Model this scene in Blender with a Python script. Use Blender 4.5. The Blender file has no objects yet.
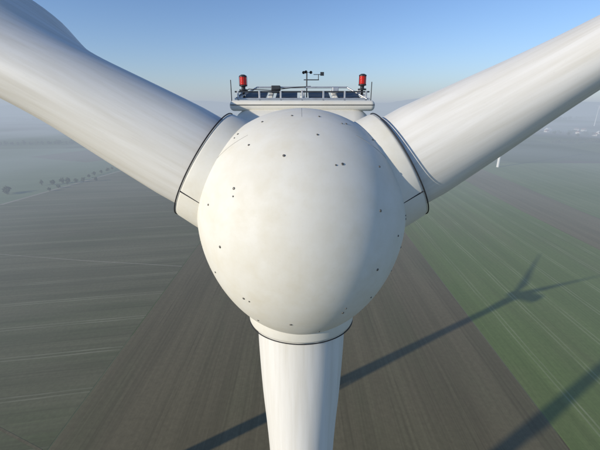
import bpy, math, random
import mathutils
from mathutils import Vector, Matrix
random.seed(7)
R=math.radians
scene=bpy.context.scene
col=scene.collection
HUB=100.0
SUN_EL=18.0; SUN_AZ=59.0      # light travels towards azimuth 59 (clockwise from +Y)
HAZE=(.41,.475,.565)
# ------------------------------------------------------------ helpers
def mesh_obj(name, verts, faces, mat=None, parent=None, smooth=True):
    me=bpy.data.meshes.new(name); me.from_pydata([tuple(v) for v in verts],[],faces); me.update()
    if smooth:
        me.polygons.foreach_set("use_smooth",[True]*len(me.polygons))
    ob=bpy.data.objects.new(name,me); col.objects.link(ob)
    if mat: me.materials.append(mat)
    if parent: ob.parent=parent
    return ob
def empty(name,loc=(0,0,0),parent=None):
    e=bpy.data.objects.new(name,None); col.objects.link(e); e.location=loc
    if parent: e.parent=parent
    return e
def lathe(profile, n=64):
    vs=[];fs=[]
    for r,h in profile:
        for i in range(n):
            a=2*math.pi*i/n; vs.append(Vector((r*math.cos(a),r*math.sin(a),h)))
    for j in range(len(profile)-1):
        for i in range(n):
            k=(i+1)%n
            fs.append((j*n+i,j*n+k,(j+1)*n+k,(j+1)*n+i))
    return vs,fs
def xf(vs,M): return [M@v for v in vs]
def box(name,cx,cy,cz,sx,sy,sz,mat,parent,bev=0.02,rot=None,seg=2):
    v=[Vector((x*sx/2,y*sy/2,z*sz/2)) for x in(-1,1) for y in(-1,1) for z in(-1,1)]
    f=[(0,1,3,2),(4,6,7,5),(0,4,5,1),(2,3,7,6),(0,2,6,4),(1,5,7,3)]
    ob=mesh_obj(name,v,f,mat,parent,smooth=False)
    ob.location=(cx,cy,cz)
    if rot: ob.rotation_euler=rot
    if bev:
        m=ob.modifiers.new("b",'BEVEL'); m.width=bev; m.segments=seg
        if seg>2: ob.data.polygons.foreach_set("use_smooth",[True]*6)
    return ob
def tube(name,pts,rad,mat,parent,cyclic=False,res=3):
    cu=bpy.data.curves.new(name,'CURVE'); cu.dimensions='3D'; cu.bevel_depth=rad; cu.bevel_resolution=res; cu.use_fill_caps=True
    sp=cu.splines.new('POLY'); sp.points.add(len(pts)-1)
    for i,p in enumerate(pts): sp.points[i].co=(p[0],p[1],p[2],1)
    sp.use_cyclic_u=cyclic
    ob=bpy.data.objects.new(name,cu); col.objects.link(ob); cu.materials.append(mat)
    if parent: ob.parent=parent
    return ob
# ------------------------------------------------------------ materials
def new_mat(name):
    m=bpy.data.materials.new(name); m.use_nodes=True
    nt=m.node_tree; b=nt.nodes["Principled BSDF"]
    return m,nt,b
def N(nt,t,**k):
    n=nt.nodes.new(t)
    for a,v in k.items(): setattr(n,a,v)
    return n
def math_n(nt,op,a,b=None,c=None,clamp=False):
    n=nt.nodes.new("ShaderNodeMath"); n.operation=op; n.use_clamp=clamp
    for i,x in enumerate((a,b,c)):
        if x is None: continue
        if isinstance(x,(int,float)): n.inputs[i].default_value=x
        else: nt.links.new(x,n.inputs[i])
    return n.outputs[0]
def mixc(nt,f,a,b):
    n=nt.nodes.new("ShaderNodeMix"); n.data_type='RGBA'
    for s,x in ((n.inputs[0],f),(n.inputs[6],a),(n.inputs[7],b)):
        if isinstance(x,(int,float)): s.default_value=x
        elif isinstance(x,tuple): s.default_value=(*x,1) if len(x)==3 else x
        else: nt.links.new(x,s)
    return n.outputs[2]
def noise(nt,vec,scale,detail=3,rough=.5):
    n=nt.nodes.new("ShaderNodeTexNoise"); n.inputs["Scale"].default_value=scale
    n.inputs["Detail"].default_value=detail; n.inputs["Roughness"].default_value=rough
    nt.links.new(vec,n.inputs["Vector"]); return n.outputs["Fac"]
def mapping(nt,vec,rot=0,scale=(1,1,1),loc=(0,0,0)):
    n=nt.nodes.new("ShaderNodeMapping"); n.inputs["Rotation"].default_value=(0,0,rot)
    n.inputs["Scale"].default_value=scale; n.inputs["Location"].default_value=loc
    nt.links.new(vec,n.inputs["Vector"]); return n.outputs[0]
def remap(nt,f,a,b,c=0,d=1):
    n=nt.nodes.new("ShaderNodeMapRange"); n.inputs[1].default_value=a;n.inputs[2].default_value=b
    n.inputs[3].default_value=c;n.inputs[4].default_value=d; nt.links.new(f,n.inputs[0]); return n.outputs[0]
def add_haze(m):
    """morning haze painted into the material as emission, by world distance from the turbine"""
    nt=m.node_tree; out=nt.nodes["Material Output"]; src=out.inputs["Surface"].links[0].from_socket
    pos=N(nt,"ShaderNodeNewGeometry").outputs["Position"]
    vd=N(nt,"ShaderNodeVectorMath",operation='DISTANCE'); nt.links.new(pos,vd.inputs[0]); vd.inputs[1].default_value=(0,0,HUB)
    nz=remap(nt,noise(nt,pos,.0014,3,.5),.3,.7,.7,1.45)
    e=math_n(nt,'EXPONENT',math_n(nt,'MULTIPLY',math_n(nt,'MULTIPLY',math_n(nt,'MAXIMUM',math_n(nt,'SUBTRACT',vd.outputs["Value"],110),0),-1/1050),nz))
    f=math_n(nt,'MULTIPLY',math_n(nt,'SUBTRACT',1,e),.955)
    em=N(nt,"ShaderNodeEmission"); em.inputs[0].default_value=(*HAZE,1); em.inputs[1].default_value=1  # haze colour glows from the surface itself, no volume in the air
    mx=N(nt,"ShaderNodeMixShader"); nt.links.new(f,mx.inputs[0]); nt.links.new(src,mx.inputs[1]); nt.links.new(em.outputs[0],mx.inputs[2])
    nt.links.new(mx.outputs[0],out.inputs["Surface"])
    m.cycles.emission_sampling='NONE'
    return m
def plain(name,c,rough=.5,metal=0):
    m,nt,b=new_mat(name)
    tc=N(nt,"ShaderNodeTexCoord").outputs["Object"]
    f=noise(nt,tc,6,4)
    nt.links.new(mixc(nt,remap(nt,f,.3,.7),tuple(x*.85 for x in c),tuple(min(1,x*1.1) for x in c)),b.inputs["Base Color"])
    b.inputs["Roughness"].default_value=rough; b.inputs["Metallic"].default_value=metal
    return m
def gelcoat(name,c,streak=(1.2,1.2,.25),dirt=.12,rough=.5,specks=.45):
    m,nt,b=new_mat(name)
    tc=N(nt,"ShaderNodeTexCoord").outputs["Object"]
    big=noise(nt,tc,.7,5,.55)
    st=noise(nt,mapping(nt,tc,0,streak),2.2,6,.65)
    fine=noise(nt,tc,26,4,.7)
    dc=tuple(x*(1-dirt) *k for x,k in zip(c,(1.0,.97,.9)))
    c1=mixc(nt,remap(nt,st,.38,.72),c,dc)
    c2=mixc(nt,remap(nt,big,.35,.75,0,.6),c1,tuple(x*.93 for x in c))
    c3=mixc(nt,remap(nt,fine,.62,.8,0,specks),c2,tuple(x*.66 for x in c))
    nt.links.new(c3,b.inputs["Base Color"])
    nt.links.new(remap(nt,st,.3,.7,rough-.06,rough+.1),b.inputs["Roughness"])
    b.inputs["Specular IOR Level"].default_value=.3
    bp=N(nt,"ShaderNodeBump"); bp.inputs["Strength"].default_value=.10; bp.inputs["Distance"].default_value=.02
    nt.links.new(noise(nt,tc,1.6,4,.5),bp.inputs["Height"]); nt.links.new(bp.outputs[0],b.inputs["Normal"])
    return m
M_hub=gelcoat("spinner_gelcoat",(.77,.75,.665),(1,1,1),.09,.6)
M_blade=gelcoat("blade_gelcoat",(.79,.775,.72),(2.2,2.2,.10),.2,.5)
M_tower=gelcoat("tower_paint",(.70,.70,.66),(1,1,.1),.08)
M_black=plain("rubber_seal",(.02,.02,.022),.6)
M_dark=plain("dark_metal",(.05,.055,.06),.45,.4)
M_bolt=plain("bolt_steel",(.16,.15,.13),.5,.5)
M_seam=plain("seam_filler",(.40,.39,.34),.7)
M_steel=plain("galvanised_steel",(.55,.56,.57),.4,.7)
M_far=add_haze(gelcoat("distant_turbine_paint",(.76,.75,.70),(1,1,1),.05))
M_red,nt,b=new_mat("red_light_glass")
b.inputs["Base Color"].default_value=(.50,.02,.012,1); b.inputs["Roughness"].default_value=.15
b.inputs["Emission Color"].default_value=(1,.03,.01,1); b.inputs["Emission Strength"].default_value=.05

def field_mat(name,c1,c2,ang,rowfreq=.9,tram=18.0,tramc=None,tamt=.6,seed=0.0,streak=.5,c3=None):
    m,nt,b=new_mat(name)
    pos=N(nt,"ShaderNodeNewGeometry").outputs["Position"]
    mp=mapping(nt,pos,ang,(1,1,1),(seed*37,seed*11,0))
    rows=noise(nt,mapping(nt,mp,0,(rowfreq,.012,1)),1,4,.7)
    bands=noise(nt,mapping(nt,mp,0,(.11,.004,1)),1,2,.5)
    patch=noise(nt,mp,.012,4,.6)
    fine=noise(nt,mp,.6,5,.75)
    base=mixc(nt,remap(nt,patch,.35,.68),c1,c2)
    if c3: base=mixc(nt,remap(nt,noise(nt,mapping(nt,mp,0,(1,.35,1),(91,5,0)),.02,5,.65),.47,.68,0,.85),base,c3)
    d=mixc(nt,remap(nt,rows,.38,.62,0,streak),base,tuple(x*.6 for x in c1))
    d=mixc(nt,remap(nt,bands,.42,.6,0,streak*.6),d,tuple(x*1.3 for x in c2))
    d=mixc(nt,remap(nt,fine,.35,.8,0,.6),d,tuple(x*.6 for x in c1))
    if tramc:
        sx=N(nt,"ShaderNodeSeparateXYZ"); nt.links.new(mp,sx.inputs[0])
        wob=remap(nt,noise(nt,mp,.02,2),0,1,-1.2,1.2)
        f=math_n(nt,'FRACT',math_n(nt,'DIVIDE',math_n(nt,'ADD',sx.outputs[0],wob),tram))
        q=math_n(nt,'ABSOLUTE',math_n(nt,'SUBTRACT',math_n(nt,'ABSOLUTE',math_n(nt,'SUBTRACT',f,.5)),1.0/tram))
        line=remap(nt,q,.22/tram,.5/tram,1,0)
        br=remap(nt,noise(nt,mp,.05,3),.3,.7,.15,1)
        d=mixc(nt,math_n(nt,'MULTIPLY',math_n(nt,'MULTIPLY',line,br),tamt),d,tramc)
    nt.links.new(d,b.inputs["Base Color"]); b.inputs["Roughness"].default_value=.95
    b.inputs["Specular IOR Level"].default_value=.1
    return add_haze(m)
# ------------------------------------------------------------ blades / turbine
def catmull(xs,tab):
    def ev(x):
        for i in range(len(tab)-1):
            if x<=tab[i+1][0] or i==len(tab)-2: break
        p1,p2=tab[i],tab[i+1]; p0=tab[max(i-1,0)]; p3=tab[min(i+2,len(tab)-1)]
        t=(x-p1[0])/(p2[0]-p1[0]); h=p2[0]-p1[0]
        r=[]
        for k in range(1,len(p1)):
            m1=(p2[k]-p0[k])/(p2[0]-p0[0])*h; m2=(p3[k]-p1[k])/(p3[0]-p1[0])*h
            t2=t*t;t3=t2*t
            r.append((2*t3-3*t2+1)*p1[k]+(t3-2*t2+t)*m1+(-2*t3+3*t2)*p2[k]+(t3-t2)*m2)
        return r
    return [ev(x) for x in xs]
# radius, thickness, chord, airfoil blend, twist
BTAB=[(2.2,2.10,2.10,0,0),(3.2,2.07,2.10,0,0),(4.4,1.97,2.12,.02,1),(5.4,1.86,2.45,.15,3),(6.6,1.74,3.0,.4,6),(8.2,1.60,3.5,.65,9),(10.5,1.35,3.5,.9,11),(14,1.0,3.1,1,12),(20,.66,2.4,1,10),(28,.42,1.8,1,8),(36,.25,1.2,1,6),(43,.12,.7,1,5),(45,.04,.15,1,5)]
def blade_mesh(length=45.0,n=48,pitch=0.0,ns=60,narrow=0.0):
    xs=[2.2+(45-2.2)*((i/(ns-1))**1.6) for i in range(ns)]
    st=catmull(xs,BTAB); vs=[];fs=[]
    sc=length/45.0
    for x,(t,c,k,tw) in zip(xs,st):
        q=min(1,max(0,(x-3.0)/5.2)); t=t*(1-narrow*q*(1.6-.6*q))
        pp=min(1,max(0,(x-4.9)/2.6)); pp=pp*pp*(3-2*pp)
        k=min(1,max(0,k)); a=-R(tw+pitch*pp); ca,sa=math.cos(a),math.sin(a)
        for i in range(n):
            ph=2*math.pi*i/n
            u=(1-math.cos(ph))/2; sg=1 if math.sin(ph)>=0 else -1
            circ=abs(math.sin(ph))
            na=10*(0.2969*math.sqrt(u)-.126*u-.3516*u*u+.2843*u**3-.1036*u**4)
            h=(1-k)*circ+k*na
            X=sg*t/2*h; Y=-1.05*(1-k)+c*u-k*1.15
            vs.append(Vector((X*ca-Y*sa,X*sa+Y*ca,x if length==45 else x*sc)))
    for j in range(ns-1):
        for i in range(n):
            q=(i+1)%n; fs.append((j*n+i,j*n+q,(j+1)*n+q,(j+1)*n+i))
    fs.append(tuple(range((ns-1)*n,ns*n)))
    return vs,fs
def radial_matrix(theta):
    return Matrix.Rotation(theta,4,'Y')
def generic_turbine(loc,hub_h,L,face_az,theta0,r0=2.1,r1=1.3,n=24,mat=None):
    mat=mat or M_far
    root=empty("wind_turbine",loc)
    v,f=lathe([(r0,0),(r0*.8+r1*.2,hub_h*.3),(r1,hub_h-1.8)],n); mesh_obj("tower",v,f,mat,root)
    yaw=empty("nacelle_group",(0,0,hub_h),root); yaw.rotation_euler=(0,0,R(180-face_az))
    box("nacelle",0,4,0.2,3.4,9.5,3.9,mat,yaw,.5,seg=3)
    prof=[(0.01,3.2),(.7,3.0),(1.3,2.4),(1.8,1.3),(2,0.2),(1.9,-.9),(0.01,-.9)]
    v,f=lathe(prof,n); v=xf(v,Matrix.Translation((0,-2.2,0))@Matrix.Rotation(R(90),4,'X'))
    mesh_obj("spinner",v,f,mat,yaw)
    bv,bf=blade_mesh(L,16,0,22)
    for k in range(3):
        M=Matrix.Translation((0,-2.2,0))@radial_matrix(R(theta0+120*k))
        mesh_obj("blade_%d"%(k+1),xf(bv,M),bf,mat,yaw)
    return root
# ------------------------------------------------------------ main turbine
turb=empty("wind_turbine",(0,0,0))
rotor=empty("rotor",(.03,0,HUB),turb); rotor.rotation_euler=(R(-5),0,0)
LN=2.5; R0=2.21; ZS=1.09
def prof(s):
    if s>=0: return R0*max(0,(1-(s/LN)**2.2))**(1/1.95)
    return R0*(1-.03*(s/1.3)**2)
def dome(s,ph):
    r=prof(s)
    w=min(1,max(0,(s+.4)/1.2))*min(1,max(0,(LN-s)/1.2))
    lob=1+.026*w*math.cos(3*(ph-math.pi/2)+math.pi)
    return Vector((r*lob*math.cos(ph),-s,r*lob*ZS*math.sin(ph)))
ss=[-1.35,-1.3,-1.1,-.8,-.5,-.2]+[LN*math.sin(math.pi/2*i/46) for i in range(47)]
NP=144; vs=[];fs=[]
for s in ss:
    for i in range(NP): vs.append(dome(min(s,LN-1e-3),2*math.pi*i/NP))
for j in range(len(ss)-1):
    for i in range(NP):
        k=(i+1)%NP; fs.append((j*NP+i,(j+1)*NP+i,(j+1)*NP+k,j*NP+k))
fs.append(tuple(reversed(range((len(ss)-1)*NP,len(ss)*NP))))
fs.append(tuple(range(NP)))
sp=mesh_obj("spinner_dome",vs,fs,M_hub,rotor)
def dome_n(s,ph):
    e=1e-3; a=dome(s+e,ph)-dome(s-e,ph); b_=dome(s,ph+e)-dome(s,ph-e)
    n=a.cross(b_); n.normalize()
    if n.dot(dome(s,ph)-Vector((0,1,0)))<0: n=-n
    return n
bv=[];bf=[]
def add_bolt(s,ph,r=.022):
    p=dome(s,ph); n=dome_n(s,ph); q=n.to_track_quat('Z','Y').to_matrix().to_4x4()
    v,f=lathe([(r,-.004),(r,.008),(r*.7,.012),(.001,.012)],10)
    o=len(bv); bv.extend(xf(v,Matrix.Translation(p)@q)); bf.extend([tuple(i+o for i in t) for t in f])
for k in range(24):
    ph=R(k*15+6+random.uniform(-1,1)); add_bolt(1.0,ph,.020)
    if k%4==0: add_bolt(1.07,ph+.04,.014)
for k in range(9):
    ph=R(k*40+22); add_bolt(1.95,ph,.024)
    if k%2: add_bolt(2.0,ph+.07,.015)
for k in range(9):
    add_bolt(1.55+.06*(k%2),R(k*40+41),.019)
mesh_obj("spinner_bolts",bv,bf,M_bolt,rotor)
for a in (90,210,330):
    pts=[]
    for i in range(40):
        s=-.1+i*.03; ph=R(a)
        pts.append(dome(s,ph)+dome_n(s,ph)*-.002)
    tube("panel_seam",pts,.0045,M_seam,rotor)
for sgn in (1,-1):
    pts=[]
    for i in range(30):
        ph=R(90)-sgn*R(30+i*1.9); s=1.28-.45*(i/29)**1.5
        pts.append(dome(s,ph)+dome_n(s,ph)*-.002)
    tube("panel_seam",pts,.0065,M_seam,rotor)
RC=2.42
for k,th in enumerate((-60,60,180)):
    M=radial_matrix(R(th))
    v,f=lathe([(1.34,.3),(1.32,1.2),(1.27,2.0),(1.24,RC-.06),(1.22,RC-.015),(1.18,RC),(1.0,RC)],96)
    mesh_obj("blade_shroud_%d"%(k+1),xf(v,M),f,M_hub,rotor)
    pts=[M@Vector((1.230*math.cos(a),1.230*math.sin(a),RC+.005)) for a in [2*math.pi*i/96 for i in range(96)]]
    tube("shroud_seal_%d"%(k+1),pts,.013,M_black,rotor,True)
    v,f=lathe([(1.17,RC+.004),(1.02,RC+.03)],64)
    mesh_obj("seal_gap_%d"%(k+1),xf(v,M),f,M_black,rotor)
    v,f=blade_mesh(45,96,(16,0,4)[k],110,(.13,.25,.03)[k])
    bo=mesh_obj("blade_%d"%(k+1),v,f,M_blade,rotor); bo.matrix_local=M
    if k<2:
        a=R(-90+(-22 if th<0 else 22))
        pts=[M@Vector((1.262*math.cos(a)*(1-.045*(z-2.0)),1.262*math.sin(a)*(1-.045*(z-2.0)),z)) for z in (1.5,1.8,2.1,2.3,RC-.02)]
        tube("shroud_joint",pts,.012,M_black,rotor)
nac=empty("nacelle",(.06,0,HUB),turb)
v,f=lathe([(1.85,-1.7),(1.85,-1.2)],64); v=xf(v,Matrix.Rotation(R(90),4,'X'))
mesh_obj("main_bearing_cover",v,f,M_black,nac)
box("nacelle_housing",0,6.2,.32,3.7,9.2,4.1,M_hub,nac,.55,seg=6)
box("roof_fairing",0,2.35,2.42,3.75,.9,.26,M_hub,nac,.11,seg=4)
tube("fairing_joint",[(-1.85,1.89,2.44),(1.85,1.89,2.44)],.008,M_black,nac)
for x in (-1.8,-1.2,-.6,0,.6,1.2,1.8):
    box("rack_post",x,2.95,2.66,.05,.05,.3,M_steel,nac,.008)
box("rack_rail_low",0,2.93,2.60,3.8,.05,.05,M_steel,nac,.01)
box("rack_rail_mid",0,3.0,2.79,3.8,.05,.04,M_dark,nac,.01)
box("rack_rail_top",0,3.35,2.92,2.6,.07,.045,M_steel,nac,.01)
for x in (-1.35,-.45,.5,1.35):
    box("roof_hatch",x,3.5,2.70,.62,.9,.07,M_dark,nac,.02,rot=(R(12),0,0))
for x in (-1.75,-.9,.02,.93,1.75):
    box("hatch_frame",x,3.45,2.74,.13,1.0,.06,M_hub,nac,.015,rot=(R(12),0,0))
for x in (-1.3,1.3):
    tube("rack_strut",[(x*1.4,2.9,2.6),(x,3.35,2.92)],.022,M_steel,nac)
tube("cable",[(-1.9,2.95,2.6),(-1.5,3.0,2.86),(-.9,3.05,2.83),(-.3,3.1,2.9),(.25,3.4,2.95)],.012,M_black,nac)
box("junction_box",-.75,3.2,2.86,.26,.2,.2,M_dark,nac,.02)
box("junction_box",.95,3.2,2.84,.18,.18,.16,M_steel,nac,.02)
tube("antenna_rod",[(-2.0,3,2.4),(-2.0,3,3.1)],.012,M_dark,nac)
tube("antenna_rod",[(1.95,3,2.4),(1.95,3,3.05)],.012,M_dark,nac)
v,f=lathe([(2.1,0),(1.7,30),(1.35,65),(1.05,HUB-1.6)],64)
v=xf(v,Matrix.Translation((0,4.6,0))); mesh_obj("tower",v,f,M_tower,turb)
def av_light(x,y,z):
    e=empty("aviation_warning_light",(x,y,z)); e.scale=(.8,.8,.78)
    v,f=lathe([(.001,-.25),(.04,-.25),(.04,0),(.15,0),(.15,.05),(.07,.06),(.07,.14),(.14,.16),(.14,.20),(.001,.20)],24); mesh_obj("base",v,f,M_dark,e)
    pr=[(.001,.202)]
    for i in range(6):
        z0=.202+i*.045; pr+= [(.115,z0),(.13,z0+.015),(.13,z0+.03),(.115,z0+.045)]
    pr+=[(.001,.475)]
    v,f=lathe(pr,24); mesh_obj("red_lens",v,f,M_red,e)
    v,f=lathe([(.135,.477),(.135,.51),(.06,.55),(.001,.555)],24); mesh_obj("cap",v,f,M_dark,e)
    for a in range(4):
        c,s=math.cos(a*1.571+.4)*.142,math.sin(a*1.571+.4)*.142
        tube("guard",[(c,s,.18),(c,s,.49)],.007,M_dark,e)
av_light(-1.62,3.2,HUB+2.82); av_light(1.78,3.2,HUB+2.84)
an=empty("anemometer",(.2,3.6,HUB+2.9)); an.scale=(.9,.9,.85)
tube("mast",[(0,0,-.3),(0,0,.52)],.020,M_dark,an)
tube("cross_arm",[(-.1,0,.28),(.40,0,.28)],.016,M_dark,an)
tube("vane_post",[(.38,0,.28),(.38,0,.44)],.012,M_dark,an)
tube("vane_rod",[(.22,0,.45),(.52,0,.45)],.011,M_dark,an)
box("vane_tail",.50,0,.47,.12,.008,.12,M_dark,an,0)
for a in range(3):
    c,s=math.cos(a*2.094+.3),math.sin(a*2.094+.3)
    tube("cup_arm",[(0,0,.52),(c*.14,s*.14,.52)],.008,M_dark,an)
    v,f=lathe([(.001,-.055),(.035,-.035),(.05,0)],12)
    mesh_obj("cup",xf(v,Matrix.Translation((c*.14,s*.14,.52))@Matrix.Rotation(R(90),4,'X')),f,M_dark,an)
# ------------------------------------------------------------ other turbines
generic_turbine((-139,9,0),100,47,299,-75,2.4,1.6,mat=M_tower)  # unseen neighbour off to the left, added to cast the long rotor-and-tower shadow
generic_turbine((-206,-89,0),150,42,299,-75,2.8,1.9,mat=M_tower)  # unseen taller turbine behind the camera, added for the second ground shadow
generic_turbine((342,598,0),100,38,200,-58)
generic_turbine((-1750,1980,0),108,42,170,15)
generic_turbine((1480,1820,0),95,42,190,40)
generic_turbine((1900,1750,0),100,42,190,70)
# ------------------------------------------------------------ ground & fields
def sheet(name,pts,z,mat):
    return mesh_obj(name,[(x,y,z) for x,y in pts],[tuple(range(len(pts)))],mat,None,False)
m,nt,b=new_mat("distant_farmland")
pos=N(nt,"ShaderNodeNewGeometry").outputs["Position"]
vo=N(nt,"ShaderNodeTexVoronoi"); vo.distance='CHEBYCHEV'; vo.inputs["Scale"].default_value=1; vo.inputs["Randomness"].default_value=.8
nt.links.new(mapping(nt,pos,R(12),(1/330,1/520,1)),vo.inputs["Vector"])
sx=N(nt,"ShaderNodeSeparateColor"); nt.links.new(vo.outputs["Color"],sx.inputs[0])
cr=N(nt,"ShaderNodeValToRGB"); cr.color_ramp.interpolation='CONSTANT'
els=[(0,(.07,.10,.035)),(.2,(.13,.16,.065)),(.4,(.15,.12,.07)),(.55,(.06,.08,.03)),(.7,(.19,.20,.11)),(.85,(.09,.07,.045))]
for i,(p,c) in enumerate(els):
    e=cr.color_ramp.elements[i] if i<2 else cr.color_ramp.elements.new(p)
    e.position=p; e.color=(*c,1)
nt.links.new(sx.outputs[0],cr.inputs[0])
nz=noise(nt,pos,.01,5,.6)
nt.links.new(mixc(nt,remap(nt,nz,.35,.75,0,.5),cr.outputs[0],(.04,.05,.025)),b.inputs["Base Color"])
b.inputs["Roughness"].default_value=1; b.inputs["Specular IOR Level"].default_value=.05
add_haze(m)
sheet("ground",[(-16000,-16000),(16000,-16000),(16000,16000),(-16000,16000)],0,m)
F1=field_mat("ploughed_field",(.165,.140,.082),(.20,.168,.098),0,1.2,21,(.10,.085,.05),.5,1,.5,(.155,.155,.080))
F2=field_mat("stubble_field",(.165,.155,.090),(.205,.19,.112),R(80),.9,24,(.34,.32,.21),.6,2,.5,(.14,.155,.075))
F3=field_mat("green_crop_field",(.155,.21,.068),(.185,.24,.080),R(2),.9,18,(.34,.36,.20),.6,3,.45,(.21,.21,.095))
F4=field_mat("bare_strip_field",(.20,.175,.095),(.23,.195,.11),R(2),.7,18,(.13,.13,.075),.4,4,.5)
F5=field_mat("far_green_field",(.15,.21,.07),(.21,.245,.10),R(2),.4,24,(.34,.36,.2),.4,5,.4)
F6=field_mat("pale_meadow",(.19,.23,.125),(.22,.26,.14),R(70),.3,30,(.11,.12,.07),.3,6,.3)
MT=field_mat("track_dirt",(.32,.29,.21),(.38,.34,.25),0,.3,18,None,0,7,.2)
sheet("ploughed_field",[(-80,-300),(84,-300),(84,60),(90,330),(100,640),(-60,640),(-78,330)],.03,F1)
sheet("stubble_field",[(-700,-300),(-80.5,-300),(-78.5,330),(-60.5,640),(-290,590),(-323,360),(-700,250)],.03,F2)
sheet("green_field",[(84.5,-300),(215,-300),(225,330),(245,640),(100.5,640),(90.5,330),(84.5,60)],.03,F3)
sheet("fallow_strip",[(215.5,-300),(270,-300),(285,330),(310,640),(245.5,640),(225.5,330)],.03,F4)
sheet("green_field",[(270.5,-300),(620,-300),(600,640),(310.5,640),(285.5,330)],.03,F5)
sheet("meadow",[(-1100,300),(-700.5,251),(-323.5,361),(-290,591),(-240,900),(-1100,820)],.03,F6)
sheet("ploughed_patch",[(-560,720),(-400,650),(-330,760),(-500,850)],.06,F1)
def strip(name,pts,w,z,mat):
    vs=[];fs=[]
    for i,(x,y) in enumerate(pts):
        a=Vector(pts[max(i-1,0)]); b_=Vector(pts[min(i+1,len(pts)-1)]); d=(b_-a).normalized(); n=Vector((-d.y,d.x))*w/2
        vs+= [(x+n.x,y+n.y,z),(x-n.x,y-n.y,z)]
        if i: fs.append((2*i-2,2*i-1,2*i+1,2*i))
    return mesh_obj(name,vs,fs,mat,None,False)
strip("farm_track",[(-1100,140),(-700,248),(-323,357)],4,.09,MT)
strip("farm_track",[(-323,357),(-306,470),(-288,592),(-238,900),(-200,1300)],4.5,.10,MT)
strip("field_edge",[(-420,262),(-224,226),(-150,214),(-79,205)],.7,.07,MT)
strip("field_edge",[(-170,112),(-108,84),(-81,73)],.8,.07,F1)
# ------------------------------------------------------------ vegetation
def foliage_mat(name,c):
    m,nt,b=new_mat(name); pos=N(nt,"ShaderNodeNewGeometry").outputs["Position"]
    nt.links.new(mixc(nt,remap(nt,noise(nt,pos,.35,4),.35,.65),c,tuple(x*1.9 for x in c)),b.inputs["Base Color"])
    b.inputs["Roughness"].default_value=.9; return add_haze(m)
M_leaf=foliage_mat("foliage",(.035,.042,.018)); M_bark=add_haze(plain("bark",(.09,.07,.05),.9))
def clump(vs,fs,x,y,h,w,n):
    for _ in range(n):
        while True:
            p=Vector((random.uniform(-1,1),random.uniform(-1,1),random.uniform(-1,1)))
            if .25<p.length<1: break
        k=1+.25*math.sin(p.x*5+x)+.2*math.cos(p.z*6+y)
        c=Vector((x+p.x*w*k,y+p.y*w*k,h*.6+p.z*h*.42*k)); s=w*random.uniform(.14,.3)
        q=mathutils.Euler((random.random()*6,random.random()*6,0)).to_matrix()
        o=len(vs)
        vs+= [c+q@Vector(t)*s for t in ((-1,-.7,0),(1,-.8,.1),(.8,.9,0),(-.9,.8,-.1))]; fs.append((o,o+1,o+2,o+3))
def tree_row(name,pts,h,w,n):
    e=empty(name); vs=[];fs=[];tv=[];tf=[]
    for x,y in pts:
        hh=h*random.uniform(.7,1.25); clump(vs,fs,x,y,hh,w*random.uniform(.8,1.2),n)
        v,f=lathe([(.35,0),(.22,hh*.4),(.08,hh*.8)],6); o=len(tv); tv+= [a+Vector((x,y,0)) for a in v]; tf+= [tuple(i+o for i in t) for t in f]
        for b_ in range(3):
            a=b_*2.1+x; M=Matrix.Translation((x,y,hh*(.3+.1*b_)))@Matrix.Rotation(a,4,'Z')@Matrix.Rotation(R(50),4,'Y')
            v,f=lathe([(.14,0),(.04,hh*.4)],5); o=len(tv); tv+=xf(v,M); tf+= [tuple(i+o for i in t) for t in f]
    mesh_obj("crowns",vs,fs,M_leaf,e,False); mesh_obj("trunks_and_limbs",tv,tf,M_bark,e)
tree_row("tree_row",[(-352,402),(-356,408)],9,3.4,160)
tree_row("tree_row",[(-345+i*9+random.uniform(-3,3),455+i*4+random.uniform(-3,3)) for i in range(7)],6,2.6,110)
tree_row("tree_row",[(-312+random.uniform(-2,2),420+i*17) for i in range(10)],5,2.2,80)
tree_row("tree_row",[(-900+i*14+random.uniform(-5,5),905+i*3+random.uniform(-5,5)) for i in range(34)],10,5,70)
tree_row("tree_row",[(700+i*16+random.uniform(-5,5),980+i*4+random.uniform(-8,8)) for i in range(40)],10,5,70)
tree_row("tree_row",[(900+random.uniform(0,500),1230+random.uniform(-60,160)) for i in range(60)],11,6,60)
def forest(name,x0,x1,y0,y1,n):
    vs=[];fs=[]
    for _ in range(n):
        clump(vs,fs,random.uniform(x0,x1),random.uniform(y0,y1),random.uniform(14,24),10,14)
    mesh_obj(name,vs,fs,M_leaf,None,False)
forest("forest",-2600,-1500,2300,2500,260)
forest("forest",1500,2900,2500,2750,300)
forest("forest",-900,900,3000,3200,260)
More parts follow.
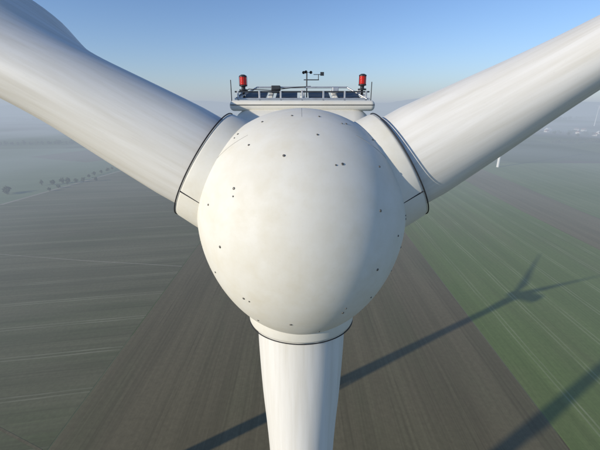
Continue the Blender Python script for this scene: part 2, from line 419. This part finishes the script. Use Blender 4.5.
# ------------------------------------------------------------ village
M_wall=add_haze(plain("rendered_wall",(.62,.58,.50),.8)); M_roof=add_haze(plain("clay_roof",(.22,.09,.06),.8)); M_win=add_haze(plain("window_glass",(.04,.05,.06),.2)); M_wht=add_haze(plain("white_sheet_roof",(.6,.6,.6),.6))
def house(x,y,w,l,h,rot,roofm):
    e=empty("house",(x,y,0)); e.rotation_euler=(0,0,rot)
    box("walls",0,0,h/2,w,l,h,M_wall,e,0)
    o=.5; rh=w*.42
    v=[(-w/2-o,-l/2-o,h-.2),(w/2+o,-l/2-o,h-.2),(0,-l/2-o,h+rh),(-w/2-o,l/2+o,h-.2),(w/2+o,l/2+o,h-.2),(0,l/2+o,h+rh)]
    mesh_obj("roof",v,[(0,1,2),(3,5,4),(0,2,5,3),(1,4,5,2),(0,3,4,1)],roofm,e,False)
    for sx_ in (-1,1):
        for k in range(3):
            box("window",sx_*(w/2+.02),-l/2+l*(k+.5)/3,h*.55,.06,1.3,1.4,M_win,e,0)
    box("door",-w*.15,-l/2-.02,1.05,1.1,.06,2.1,M_win,e,0)
    box("window",w*.2,-l/2-.02,h*.6,1.3,.06,1.3,M_win,e,0)
    box("chimney",w*.15,l*.2,h+rh*.8,.8,.8,2,M_roof,e,0)
for i in range(34):
    big=random.random()<.15
    house(960+random.uniform(0,520),1250+random.uniform(-40,260),random.uniform(9,13)*(1.4 if big else 1),random.uniform(12,20)*(1.6 if big else 1),random.uniform(4.5,7),random.uniform(0,3.1),M_wht if big else M_roof)
# ------------------------------------------------------------ hills
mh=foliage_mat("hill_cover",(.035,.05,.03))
def hill(name,x0,x1,y,hmax,seed,depth=1800):
    vs=[];fs=[];nx=90;ny=10
    for j in range(ny+1):
        for i in range(nx+1):
            u=i/nx; t=j/ny
            n=mathutils.noise.fractal(Vector((u*5+seed,t*.8,seed)),.9,2.1,5)
            h=hmax*max(0,math.sin(math.pi*u))**.7*(math.sin(math.pi*t))*(.75+.45*n)-3
            vs.append((x0+(x1-x0)*u,y+depth*t,h))
    for j in range(ny):
        for i in range(nx):
            o=j*(nx+1)+i; fs.append((o,o+1,o+nx+2,o+nx+1))
    mesh_obj(name,vs,fs,mh)
hill("hills",-7000,1500,5200,190,1.3); hill("hills",2300,8200,4200,300,4.1); hill("hills",-3000,6000,7000,260,8.7)
# ------------------------------------------------------------ sky / sun / camera
w=bpy.data.worlds.new("World"); scene.world=w; w.use_nodes=True; nt=w.node_tree
bg=nt.nodes["Background"]; sky=N(nt,"ShaderNodeTexSky"); sky.sky_type='NISHITA'; sky.sun_disc=False
sky.sun_elevation=R(SUN_EL); sky.sun_rotation=R(SUN_AZ+180); sky.altitude=200; sky.air_density=1.0; sky.dust_density=.2; sky.ozone_density=4
STR=.145
tc=N(nt,"ShaderNodeTexCoord").outputs["Generated"]; sx=N(nt,"ShaderNodeSeparateXYZ"); nt.links.new(tc,sx.inputs[0])
hf=math_n(nt,'EXPONENT',math_n(nt,'MULTIPLY',math_n(nt,'MAXIMUM',sx.outputs[2],0),-12))
mul=N(nt,"ShaderNodeMix"); mul.data_type='RGBA'; mul.blend_type='MULTIPLY'; mul.inputs[0].default_value=1
nt.links.new(sky.outputs[0],mul.inputs[6]); mul.inputs[7].default_value=(.94,.94,1.04,1)
nt.links.new(mixc(nt,hf,mul.outputs[2],tuple(x/STR for x in HAZE)),bg.inputs[0]); bg.inputs[1].default_value=STR
sd=bpy.data.lights.new("sun",'SUN'); sd.energy=3.9; sd.angle=R(.4); sd.color=(1,.91,.77)
so=bpy.data.objects.new("sun",sd); col.objects.link(so)
d=Vector((math.sin(R(SUN_AZ))*math.cos(R(SUN_EL)),math.cos(R(SUN_AZ))*math.cos(R(SUN_EL)),-math.sin(R(SUN_EL))))
so.rotation_euler=d.to_track_quat('-Z','Y').to_euler()
cam=bpy.data.cameras.new("camera"); co=bpy.data.objects.new("camera",cam); col.objects.link(co)
cam.sensor_width=36; cam.lens=21; cam.clip_end=60000; cam.clip_start=.05
co.location=(0,-7.56,HUB+2.45); co.rotation_euler=(R(90-19),0,0)
scene.camera=co
scene.view_settings.view_transform='Standard'; scene.view_settings.look='None'; scene.view_settings.exposure=0
